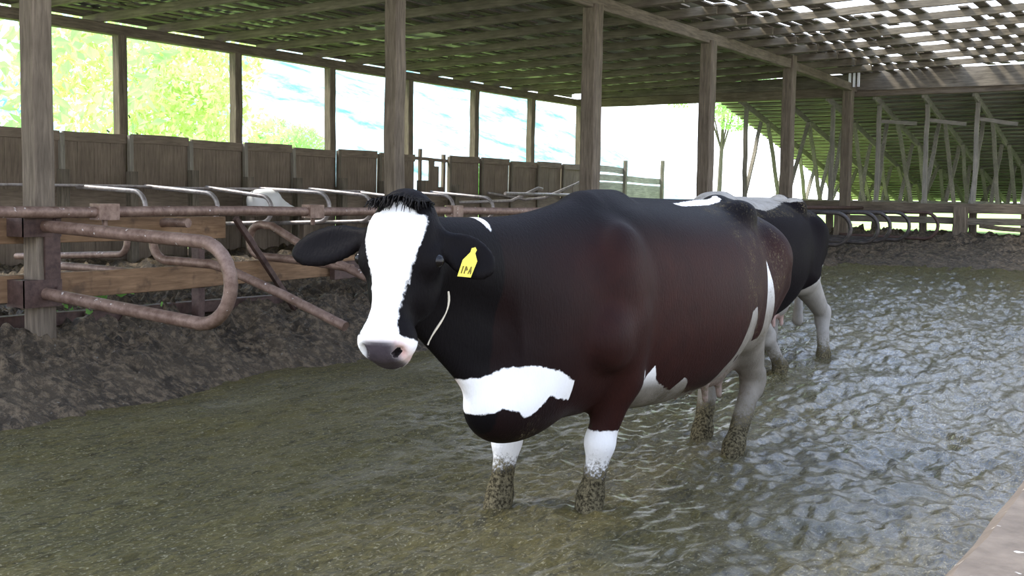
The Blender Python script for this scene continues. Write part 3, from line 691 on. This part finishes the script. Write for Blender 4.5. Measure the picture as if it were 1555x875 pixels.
class SDF:
    def __init__(s, lo, hi, h):
        s.lo = np.array(lo, float); s.h = h; s.n = np.ceil((np.array(hi) - s.lo) / h).astype(int) + 1
        s.ax = [s.lo[i] + h * np.arange(s.n[i]) for i in range(3)]
        s.d = np.full(tuple(s.n), 1.0, np.float32)
    def sub(s, lo, hi):
        sl = []
        for i in range(3):
            a = int(np.clip(np.floor((lo[i] - s.lo[i]) / s.h), 0, s.n[i] - 1)); b = int(np.clip(np.ceil((hi[i] - s.lo[i]) / s.h) + 1, 1, s.n[i]))
            sl.append(slice(a, max(b, a + 1)))
        X, Y, Z = np.meshgrid(*[s.ax[i][sl[i]] for i in range(3)], indexing='ij')
        return tuple(sl), X, Y, Z
    def put(s, sl, d, k, op='u'):
        if op == 'u': s.d[sl] = smin(s.d[sl], d.astype(np.float32), k)
        else: s.d[sl] = -smin(-s.d[sl], d.astype(np.float32), k)
    def cone(s, a, b, r1, r2, k=0.05, flat=None):
        a = np.array(a, float); b = np.array(b, float); m = max(r1, r2) + k * 1.5 + 0.03
        sl, X, Y, Z = s.sub(np.minimum(a, b) - m, np.maximum(a, b) + m)
        P = np.stack([X, Y, Z], -1) - a; ba = b - a
        t = np.clip(P @ ba / max(ba @ ba, 1e-9), 0, 1)
        q = P - t[..., None] * ba
        if flat is not None:                       # squash across direction flat[0] by factor flat[1]
            n = np.array(flat[0], float); n /= np.linalg.norm(n); c = q @ n
            q = q + (c * (1 / flat[1] - 1))[..., None] * n
            d = (np.linalg.norm(q, axis=-1) - (r1 + (r2 - r1) * t)) * (flat[1] * .5 + .5)
        else:
            d = np.linalg.norm(q, axis=-1) - (r1 + (r2 - r1) * t)
        s.put(sl, d, k)
    def ell(s, c, r, k=0.05, R=None, op='u'):
        c = np.array(c, float); r = np.array(r, float); m = r.max() + k * 1.5 + 0.03
        sl, X, Y, Z = s.sub(c - m, c + m)
        P = np.stack([X, Y, Z], -1) - c
        if R is not None: P = P @ np.array(R).T          # rows of R = local axes
        k0 = np.linalg.norm(P / r, axis=-1); k1 = np.linalg.norm(P / (r * r), axis=-1)
        d = k0 * (k0 - 1) / np.maximum(k1, 1e-6)
        s.put(sl, d, k, op)
    def loft(s, tab, xc, k=0.06):
        """body from stations (y, top, bottom, halfwidth, exponent)"""
        tab = np.array(tab, float)
        m = 0.12
        sl, X, Y, Z = s.sub((xc - tab[:, 3].max() - m, tab[0, 0] - m, tab[:, 2].min() - m), (xc + tab[:, 3].max() + m, tab[-1, 0] + m, tab[:, 1].max() + m))
        yy = Y[0, :, 0]; yq = np.clip(yy, tab[0, 0], tab[-1, 0])
        def cub(col):
            # smooth interpolation (Catmull-Rom through the stations)
            xs = tab[:, 0]; ys = tab[:, col]; mm = np.gradient(ys, xs)
            i = np.clip(np.searchsorted(xs, yq) - 1, 0, len(xs) - 2); hh = xs[i+1] - xs[i]; t = (yq - xs[i]) / hh
            return (2*t**3-3*t**2+1)*ys[i] + (t**3-2*t**2+t)*hh*mm[i] + (-2*t**3+3*t**2)*ys[i+1] + (t**3-t**2)*hh*mm[i+1]
        top, bot, w, ex = cub(1), cub(2), cub(3), cub(4)
        zc = (bot + (top - bot) * .47)[None, :, None]; hu = (top - bot)[None, :, None] * .53; hd = (top - bot)[None, :, None] * .47; w = np.maximum(w, .02)[None, :, None]; ex = ex[None, :, None]
        dx = np.abs(X - xc) / w; dzr = (Z - zc); dz = np.abs(dzr) / np.where(dzr > 0, hu, hd)
        q = (dx ** ex + dz ** ex) ** (1 / ex)
        d = (q - 1) * np.minimum(w, np.minimum(hu, hd)) * .95
        ov = np.maximum(np.maximum(tab[0, 0] - Y, Y - tab[-1, 0]), 0)
        d = np.where(ov > 0, np.sqrt(np.maximum(d, 0) ** 2 + ov ** 2) + np.minimum(d, 0) * 0, d)
        s.put(sl, d, k)
    def mesh(s):
        d = s.d; n = np.array(d.shape); ins = d < 0
        nc = n - 1; cnt = np.zeros(nc, np.int8); acc = np.zeros((*nc, 3), np.float32); num = np.zeros(nc, np.float32)
        C = lambda a, dx, dy, dz: a[dx:dx + nc[0], dy:dy + nc[1], dz:dz + nc[2]]
        for dx in (0, 1):
            for dy in (0, 1):
                for dz in (0, 1): cnt += C(ins, dx, dy, dz)
        act = (cnt > 0) & (cnt < 8)
        idx = np.argwhere(act); I, J, K = idx.T
        acc = np.zeros((len(idx), 3)); num = np.zeros(len(idx))
        for ax in range(3):
            for u in (0, 1):
                for w in (0, 1):
                    o0 = [0, 0, 0]; oth = [i for i in range(3) if i != ax]; o0[oth[0]] = u; o0[oth[1]] = w
                    o1 = list(o0); o1[ax] = 1
                    a = d[I + o0[0], J + o0[1], K + o0[2]]; b = d[I + o1[0], J + o1[1], K + o1[2]]
                    cr = (a < 0) != (b < 0)
                    t = np.where(cr, a / np.where(cr, a - b, 1), 0)
                    p = np.tile(np.array(o0, float), (len(idx), 1)); p[:, ax] += t
                    acc += np.where(cr[:, None], p, 0); num += cr
        verts = s.lo + s.h * (idx + acc / num[:, None])
        vid = np.full(tuple(nc), -1, np.int64); vid[I, J, K] = np.arange(len(idx))
        quads = []
        for ax in range(3):
            b, c = [(1, 2), (2, 0), (0, 1)][ax]
            sA = [slice(1, n[i] - 1) for i in range(3)]; sA[ax] = slice(0, n[ax] - 1); sB = list(sA); sB[ax] = slice(1, n[ax])
            A = ins[tuple(sA)]; B = ins[tuple(sB)]; base = np.array([1, 1, 1]); base[ax] = 0
            e = np.argwhere(A != B); flip = ~A[tuple(e.T)]; e = e + base
            def at(db, dc):
                p = e.copy(); p[:, b] += db; p[:, c] += dc; return vid[p[:, 0], p[:, 1], p[:, 2]]
            qd = np.stack([at(-1, -1), at(0, -1), at(0, 0), at(-1, 0)], 1)
            qd[flip] = qd[flip][:, ::-1]; quads.append(qd)
        return verts, np.concatenate(quads)

def poly_sd(py, pz, poly):
    """signed distance to a polygon in side view, positive inside"""
    poly = np.array(poly, float); n = len(poly); best = np.full(py.shape, 1e9); inside = np.zeros(py.shape, bool)
    for i in range(n):
        a = poly[i]; b = poly[(i + 1) % n]; e = b - a
        wy = py - a[0]; wz = pz - a[1]; t = np.clip((wy * e[0] + wz * e[1]) / max(e @ e, 1e-12), 0, 1)
        best = np.minimum(best, (wy - e[0]*t) ** 2 + (wz - e[1]*t) ** 2)
        c = ((a[1] > pz) != (b[1] > pz)) & (py < (b[0] - a[0]) * (pz - a[1]) / (b[1] - a[1] + 1e-12) + a[0]); inside ^= c
    return np.where(inside, 1, -1) * np.sqrt(best)

class Head:
    """head frame: a along the face from poll to muzzle, b to the cow's left (+X), c out of the forehead"""
    def __init__(s, poll, yaw, drop):
        f = np.array([math.sin(yaw), -math.cos(yaw), 0]); z = np.array([0, 0, 1.0])
        s.o = np.array(poll, float); s.B = np.array([math.cos(yaw), math.sin(yaw), 0])
        s.A = f * math.cos(drop) - z * math.sin(drop); s.C = f * math.sin(drop) + z * math.cos(drop)
        s.R = np.array([s.A, s.B, s.C])
    def p(s, a, b, c): return s.o + a * s.A + b * s.B + c * s.C
    def loc(s, P): return (P - s.o) @ s.R.T

def build_cow(dx, dy, dz, h, head_poll, head_yaw, head_drop, leg_f, leg_h, lo, hi):
    """cow standing along Y, facing -Y; written round the front cow and shifted by (dx, dy, dz)"""
    D = np.array([dx, dy, dz]); S = SDF(np.array(lo), np.array(hi), h)
    xc = -2.55
    S.loft([(4.02, 1.02, .60, .12, 2.0), (4.24, 1.18, .47, .20, 2.1), (4.52, 1.33, .44, .25, 2.2), (4.78, 1.405, .44, .285, 2.3), (5.05, 1.40, .40, .345, 2.3),
            (5.4, 1.39, .385, .41, 2.2), (5.75, 1.385, .42, .43, 2.2), (6.0, 1.385, .52, .40, 2.2), (6.25, 1.385, .62, .34, 2.2), (6.45, 1.37, .70, .29, 2.2), (6.62, 1.32, .80, .22, 2.1), (6.74, 1.25, .95, .12, 2.0)], xc)
    S.cone((xc, 4.72, 1.36), (xc, 5.0, 1.375), .05, .05, .10)                 # withers
    S.cone((xc, 5.0, 1.36), (xc, 6.3, 1.365), .035, .035, .06)                # spine
    S.cone((xc, 6.3, 1.35), (xc, 6.68, 1.33), .07, .06, .09)
    for sx in (1, -1):
        S.ell((xc + sx * .20, 6.14, 1.335), (.09, .09, .07), .09)             # hook bones
        S.ell((xc + sx * .13, 6.66, 1.20), (.07, .08, .07), .09)              # pins
        S.ell((xc + sx * .225, 4.66, .98), (.11, .17, .30), .10)              # shoulder
        S.ell((xc + sx * .26, 4.52, .80), (.08, .12, .12), .08)
    # hind quarters and legs
    for sx, (ky, hy, fy, kx, hx, fx) in zip((1, -1), leg_h):
        S.cone((xc + sx * .21, 6.40, 1.08), (xc + sx * kx, ky, .74), .20, .155, .10)
        S.cone((xc + sx * .19, 6.52, .95), (xc + sx * (kx - .05), ky + .26, .66), .17, .105, .08)
        S.cone((xc + sx * kx, ky + .06, .74), (xc + sx * hx, hy, .40), .13, .066, .07)
        S.cone((xc + sx * hx, hy + .03, .43), (xc + sx * hx, hy + .005, .33), .062, .058, .04)
        S.cone((xc + sx * hx, hy, .38), (xc + sx * fx, fy, .05), .058, .052, .04)
        S.cone((xc + sx * fx, fy, .05), (xc + sx * fx, fy - .07, -.09), .06, .068, .04)
    # fore legs
    for (ex, ey, kx, ky, fx, fy) in leg_f:
        S.cone((ex, ey - .06, .86), (ex, ey + .0, .60), .125, .088, .08)
        S.cone((ex, ey - .01, .60), (kx, ky, .33), .086, .062, .05)
        S.ell((kx, ky - .012, .30), (.064, .068, .075), .04)
        S.cone((kx, ky, .30), (fx, fy, .05), .055, .05, .03)
        S.cone((fx, fy, .06), (fx, fy - .05, -.09), .06, .068, .04)
    # brisket, belly, udder, tail
    S.ell((xc, 4.12, .56), (.14, .27, .165), .10)
    S.ell((xc, 6.12, .52), (.17, .22, .16), .10)
    for tx, ty in ((.08, 6.0), (-.08, 6.0), (.08, 6.2), (-.08, 6.2)): S.cone((xc + tx, ty, .42), (xc + tx * 1.1, ty, .32), .022, .017, .03)
    S.cone((xc, 6.70, 1.30), (xc, 6.83, 1.12), .045, .032, .05); S.cone((xc, 6.83, 1.12), (xc + .02, 6.86, .6), .03, .022, .03); S.cone((xc + .02, 6.86, .6), (xc + .02, 6.84, .30), .03, .05, .03)
    # head
    H = Head(head_poll, head_yaw, head_drop); HW = 1.17; p = lambda a, b, c: H.p(a, b * HW, c)
    he = lambda c, r, k, R, op='u': S.ell(c, (r[0], r[1] * HW, r[2]), k, R, op)
    nb = p(.13, 0, -.20); nk = p(.19, 0, -.19)
    S.cone((xc, 4.45, .98), nb, .28, .13, .10, flat=((1, 0, 0), .72))
    S.cone((xc, 4.62, 1.20), nk, .17, .085, .10, flat=((1, 0, 0), .7))
    S.cone((xc, 4.20, .72), p(.28, 0, -.27), .17, .075, .09, flat=((1, 0, 0), .62))
    S.cone((xc, 4.02, .60), p(.36, 0, -.30), .10, .035, .09, flat=((1, 0, 0), .5))
    R = H.R
    he(p(.10, 0, -.10), (.14, .112, .115), .05, R)
    he(p(.0, 0, -.085), (.06, .07, .07), .05, R)
    he(p(.15, 0, -.055), (.13, .108, .055), .04, R)
    S.cone(p(.16, 0, -.085), p(.47, 0, -.070), .085, .066, .05)
    for sx in (1, -1):
        he(p(.205, sx * .100, -.085), (.055, .034, .045), .035, R)
        he(p(.26, sx * .062, -.165), (.14, .052, .095), .05, R)
        he(p(.185, sx * .118, -.088), (.042, .016, .03), .02, R)
    S.cone(p(.22, 0, -.21), p(.48, 0, -.135), .075, .052, .05)
    he(p(.505, 0, -.080), (.085, .094, .080), .05, R)
    he(p(.545, 0, -.135), (.05, .06, .045), .03, R)
    ears = []
    for sx, tip in ((-1, (.185, -.385, -.115)), (1, (.205, .275, -.20))):
        b0 = np.array((.105, sx * .10, -.115)); tp = np.array(tip); ax = tp - b0; L = np.linalg.norm(ax); ax /= L
        up_ = np.array((-1.0, 0, 0)); up_ -= ax * (up_ @ ax); up_ /= np.linalg.norm(up_); nn = np.cross(ax, up_)
        nn *= np.sign(nn[2]) or 1
        Rm = np.array([ax @ R, up_ @ R, nn @ R])
        S.cone(p(*b0), p(*(b0 + ax * .09)), .038, .035, .03)
        ce = b0 + ax * (L * .56)
        S.ell(p(*ce), (L * .50, .076, .024), .02, Rm)
        S.ell(p(*(ce + nn * .028 - ax * .01)), (L * .40, .046, .016), .014, Rm, op='s')
        ears.append((p(*ce), Rm, L))
    for sx in (1, -1):
        S.ell(p(.560, sx * .060, -.040), (.030, .019, .030), .012, R, op='s')
    v, q = S.mesh()
    return v, q, H, ears

def ss(x, a, b):
    t = np.clip((x - a) / (b - a), 0, 1); return t * t * (3 - 2 * t)

# white sack on the rear ledge
S = SDF((-13.2, 12.9, 1.0), (-12.5, 14.7, 1.6), .015)
S.cone((-12.85, 13.38, 1.30), (-12.85, 13.62, 1.31), .18, .185, .04); S.cone((-12.85, 13.62, 1.30), (-12.85, 13.95, 1.20), .18, .09, .04); S.cone((-12.85, 13.95, 1.19), (-12.86, 14.3, 1.15), .09, .035, .04)
S.ell((-12.85, 13.36, 1.22), (.15, .12, .12), .05)
v, q = S.mesh(); o = mesh_np('white_sack', v, q, M['white']); tag(o, 'limp white sack lying on the rear stall ledge above the head rail', 'sack')
# ------------------------------------------------ front cow
poll1 = (-2.575, 3.39, 1.395)
v, q, H, ears = build_cow(0, 0, 0, 0.011, poll1, math.radians(15), math.radians(70),
    [(-2.36, 4.76, -2.43, 4.71, -2.47, 4.70), (-2.76, 4.62, -2.80, 4.51, -2.82, 4.48)],
    [(6.12, 6.42, 6.16, .21, .20, .20), (6.28, 6.62, 6.48, .19, .14, .12)],
    (-3.2, 3.0, -.2), (-1.95, 7.0, 1.52))
print('cow1', len(v), flush=True)
L = H.loc(v); la, lb, lc = L.T; lb = lb / 1.17; X, Y, Z = v.T
white = np.full(len(v), -.2); isb = (Y > 3.9)
# face blaze
hw = np.interp(la, [-.06, 0, .08, .15, .22, .30, .38, .45, .50, .56, .62], [.075, .085, .098, .095, .078, .062, .050, .050, .066, .092, .11])
bl = np.where((lc > -.16) & (la > -.08) & (Y < 3.9), np.minimum(hw - np.abs(lb + .006), la - .035 + .02 * np.cos(lb * 40)), -.2)
bl = np.where((la > .47) & (lc > -.17), np.maximum(bl, np.minimum(la - .50, .05)), bl)
white = np.maximum(white, np.where((Y < 3.95) & (la < .64) & (Z > .74), bl, -.2))
side = [  # outlines in side view (y, z)
    [(3.60, .71), (3.78, .695), (3.88, .70), (3.96, .725), (4.08, .73), (4.20, .70), (4.30, .65), (4.44, .61), (4.60, .56), (4.66, .47), (4.50, .52), (4.36, .555), (4.26, .57), (4.17, .595), (4.10, .545), (4.04, .52), (3.98, .555), (3.92, .57), (3.86, .55), (3.70, .55)],
]
w1 = poly_sd(Y, Z, side[0]); white = np.maximum(white, np.where((Z < .80) & (Y < 4.75) & (Y > 3.72) & (np.abs(X + 2.55) < .3) & ((X < -2.44) | (Y < 4.32)), w1, -.2))
# stockings
near_f = (X > -2.62) & (Y > 4.5) & (Y < 4.98)
wl_ = .37 - Z + .10 * np.exp(-((Y - 4.80) / .025) ** 2); white = np.maximum(white, np.where((Z < .62) & near_f & (X < -2.2), wl_, -.2))
far_f = (X <= -2.62) & (Y < 4.8) & (Y > 4.38); white = np.maximum(white, np.where((Z < .5) & far_f & (X > -3), .45 - Z, -.2))
# belly
bt = np.interp(Y + .10, [4.86, 4.92, 4.96, 5.02, 5.07, 5.16, 5.24, 5.30, 5.36, 5.42, 5.7, 6.1], [.58, .64, .58, .65, .57, .53, .50, .56, .53, .46, .46, .56])
white = np.maximum(white, np.where((Y > 4.80) & (Y < 6.2), bt - Z, -.2))
# hind leg
ht = np.interp(Y, [5.5, 5.75, 5.93, 6.05, 6.13, 6.24, 6.33, 6.42, 6.49, 6.55, 6.62, 6.8], [.45, .53, .62, .76, .85, .86, .78, .84, 1.04, 1.12, .95, .85])
nearside = X > -2.36
ht = np.where(nearside, np.interp(Y, [5.3, 5.55, 5.66, 5.78, 5.86, 5.92, 6.0, 6.06, 6.10, 6.14, 6.18, 6.24, 6.4, 6.8], [.45, .52, .62, .84, .86, .78, .66, .68, .90, 1.09, .98, .72, .68, .70]), ht)
hl = ht - Z; 
for sy, sz, sr in ((5.98, .765, .055), (5.90, .655, .035), (5.72, .60, .02)): hl = np.minimum(hl, np.hypot(Y - sy, Z - sz) - sr)
white = np.maximum(white, np.where((Y > 5.6), hl, -.2))
# streak along the loin
st = .032 - np.abs(X + 2.49 + .10 * (Y - 5.9)) - .02 * np.abs(Y - 5.95); white = np.maximum(white, np.where((Y > 5.55) & (Y < 6.25) & (Z > 1.3), st, -.2))
white = np.maximum(white, np.where(Z > 1.2, .055 - np.hypot(Y - 6.2, (X + 2.36) * 1.2), -.2))
# withers tuft
white = np.maximum(white, np.where(Z > 1.15, .028 - np.hypot((Y - 3.88) * 1.3, (Z - 1.33) * .55), -.2))
dirt = np.zeros(len(v))
legz = ss(.38 - Z, 0, .30) * (Y > 4.38) * 1.0
dirt = np.maximum(dirt, legz)
dirt = np.maximum(dirt, np.where(Y > 5.9, ss(.8 - Z, 0, .5) * .40, 0))
dirt = np.maximum(dirt, np.where((Y > 4.9) & (Y < 6.2), ss(.60 - Z, 0, .14) * .46, 0))
dirt = np.maximum(dirt, np.where((Y > 5.7) & (Y < 6.35) & (Z > .6), .36, 0))
brk = np.exp(-((Y - 4.12) / .16) ** 2) * ss(.58 - Z, 0, .07) * .36; dirt = np.maximum(dirt, np.where(np.abs(X + 2.55) < .2, brk, 0))
soil = np.where(Y > 5.6, ss(1.1 - Z, 0, .35), np.where(Y > 4.85, ss(.62 - Z, 0, .10), 0)) * .95
pad = np.where((la > .50) & (la < .64) & (Y < 3.95) & (lc > -.14), ss(la, .515, .535) * ss(.070 - np.abs(lb), 0, .02), 0)
for sg in (1, -1):
    nd = np.sqrt((la - .556) ** 2 + (1.17 * (lb - sg * .056)) ** 2 + (lc + .042) ** 2); ns = (Y < 3.9) & (nd < .021)
    white = np.where(ns, -.2, white); pad = np.where(ns, 0, pad)
pink = np.where(Y < 3.95, np.exp(-((la - .50) / .03) ** 2) * .35 * (np.abs(lb) < .05) + np.exp(-(((la - .545) / .03) ** 2 + ((lb - .062) / .02) ** 2)) * .9, 0)
pad = pad * (1 - np.clip(np.exp(-(((la - .545) / .028) ** 2 + ((lb - .068) / .018) ** 2)), 0, 1))
pink = np.maximum(pink, np.where((Y > 5.9) & (Z < .55), .35 * np.exp(-((X + 2.55) / .12) ** 2) * (Z > .3) * (Y < 6.35), 0))
brown = np.clip((.25 + .75 * ss(Y, 4.0, 4.7)) * ss(1.36 - Z, 0, .25) * (Y > 3.9), 0, 1)
def attach_cow(name, v, q, mat, attrs, loc, lab):
    e = empty(name, loc, lab, 'cow')
    o = mesh_np('body', v - np.array(loc), q, mat, True, attrs); o.parent = e
    return e
e1 = attach_cow('cow', v, q, M['cow1'], dict(white=white, dirt=dirt, pad=pad, pink=pink, brown=brown, soil=soil), (-2.55, 5.4, 0),
                'white-faced dark Holstein cow with yellow ear tag standing in the slurry, looking at the camera')
def pt(P): return tuple(P)
for sx in (1, -1):
    mb = MB(); mb.ball(H.p(.205, sx * .126 * 1.17, -.080), .025, 16, 12); mb.build('eye', M['eye'], e1)
# poll tuft hair
mb = MB(); r = random.Random(4)
for i in range(420):
    b0 = r.uniform(-.085, .085); c0 = r.uniform(-.12, .0) ; a0 = -.045 + abs(b0) * .35 + max(0, c0 + .06) * .5
    p0 = H.p(a0, b0 * 1.15, c0); p1 = H.p(a0 + .02, b0 * 1.22, c0 + .05); p2 = H.p(a0 + r.uniform(.02, .085) * (1 - 55 * b0 * b0), b0 * 1.3 + r.uniform(-.012, .012), c0 + r.uniform(.045, .07))
    mb.tube([p0, p1, p2], [.004, .003, .001], 4, False)
mb.build('poll_tuft', M['forelock'], e1, label='black forelock over the white forehead')
# ear tag
pe, Rm, Le = ears[1]; ax, eu, en = Rm
tagc = np.array(pe) + en * .02 - eu * .012 + ax * .01
TU = np.array([.10, .0, 1.0]); TU /= np.linalg.norm(TU); view = np.array([2.3, -3.4, 0]); view /= np.linalg.norm(view)
TR = np.cross(view, TU) * -1; TR /= np.linalg.norm(TR); TN = np.cross(TR, TU); TN *= np.sign(TN @ view)
TU = TU * .97 + TR * .22; TU /= np.linalg.norm(TU)
tagc = tagc + TN * .035
out = [(-.026, -.062), (.022, -.062), (.026, .0), (.010, .028), (.012, .040), (.004, .050), (-.008, .045), (-.008, .030), (-.026, .0)]
mb = MB(); n = len(out); vs = [tagc + TR * a + TU * b + TN * s_ for s_ in (-.0015, .0015) for a, b in out]
mb.add(vs, [tuple(range(n - 1, -1, -1)), tuple(range(n, 2*n))] + [(i, (i+1) % n, n + (i+1) % n, n + i) for i in range(n)])
tg = mb.build('ear_tag', M['tag'], e1, label='yellow plastic ear tag')
mb = MB()
def bar(a0, b0, a1, b1, w=.0022):
    d_ = np.array((a1 - a0, b1 - b0)); d_ = d_ / np.linalg.norm(d_); m_ = np.array((-d_[1], d_[0])) * w
    P = [(a0 + m_[0], b0 + m_[1]), (a0 - m_[0], b0 - m_[1]), (a1 - m_[0], b1 - m_[1]), (a1 + m_[0], b1 + m_[1])]
    mb.add([tagc + TR * a + TU * b + TN * .0026 for a, b in P], [(0, 1, 2, 3)]); mb.add([tagc + TR * a + TU * b + TN * .0026 for a, b in P], [(3, 2, 1, 0)])
for s_ in ((-.016, -.05, -.016, -.022), (-.006, -.05, -.006, -.022), (-.006, -.022, .002, -.036), (.002, -.036, -.006, -.036), (.008, -.05, .012, -.022), (.012, -.022, .017, -.05), (.009, -.04, .016, -.04)): bar(*s_)
mb.build('tag_marks', M['ink'], tg, label='dark characters on the tag')
# thin pale strand set along the jaw edge
mb = MB(); mb.tube([H.p(.28 + .20 * u, .152 - .045 * u ** 1.5 + .012 * math.sin(u * 5), -.215 - .012 * u) for u in [i / 12 for i in range(13)]], [.0035 + .001 * math.sin(i) for i in range(13)], 8)
mb.build('jaw_strand', M['pale_strand'], e1, label='thin pale strand along the jaw')

# ------------------------------------------------ second cow
DX, DY, DZ = -.90, 3.65, .03
v2, q2, H2, ears2 = build_cow(0, 0, 0, 0.018, (-2.9, 3.7, 1.05), math.radians(-30), math.radians(45),
    [(-2.30, 4.96, -2.27, 5.32, -2.24, 5.56), (-2.62, 4.86, -2.48, 5.20, -2.40, 5.44)],
    [(6.2, 6.66, 6.58, .24, .30, .35), (6.25, 6.70, 6.66, .19, .17, .16)],
    (-3.6, 3.0, -.25), (-1.95, 7.0, 1.52))
X, Y, Z = v2.T; white = np.full(len(v2), -.2)
white = np.maximum(white, np.where((Y > 5.95) & (Z < .95), np.interp(Y, [5.9, 6.2, 6.4, 6.6, 6.8], [.55, .72, .80, .86, .8]) - Z, -.2))
white = np.maximum(white, np.where(Y < 5.2, .60 - Z, -.2)); white = np.maximum(white, np.where((Y < 6.0), .43 - Z, -.2))
white = np.maximum(white, np.where((Z > 1.2) & (Y < 6.3), np.minimum(Z - 1.30 - .10 * np.abs(Y - 5.3), 1.0), -.2))
white = np.maximum(white, np.where((Y > 6.35) & (Z > .95), np.minimum(.045 - np.abs(X + 2.36 - .25 * (Z - 1.1)), 1.2 - Z), -.2))
dirt = np.maximum(ss(.42 - Z, 0, .4) * .75, np.where(Z > 1.25, .38, 0)); zero = np.zeros(len(v2))
off = np.array([DX, DY, DZ])
attach_cow('cow', v2 + off, q2, M['cow2'], dict(white=white, dirt=dirt, pad=zero, pink=np.where((Y > 5.8) & (Z < .6) & (np.abs(X + 2.55) < .12) & (Y < 6.35), .5, 0), brown=zero + .15, soil=np.maximum(ss(.95 - Z, 0, .3), ss(Z, 1.2, 1.3)) * .8), (-3.35, 9.4, .03),
           'black and white cow standing behind the front cow, rump to the right')
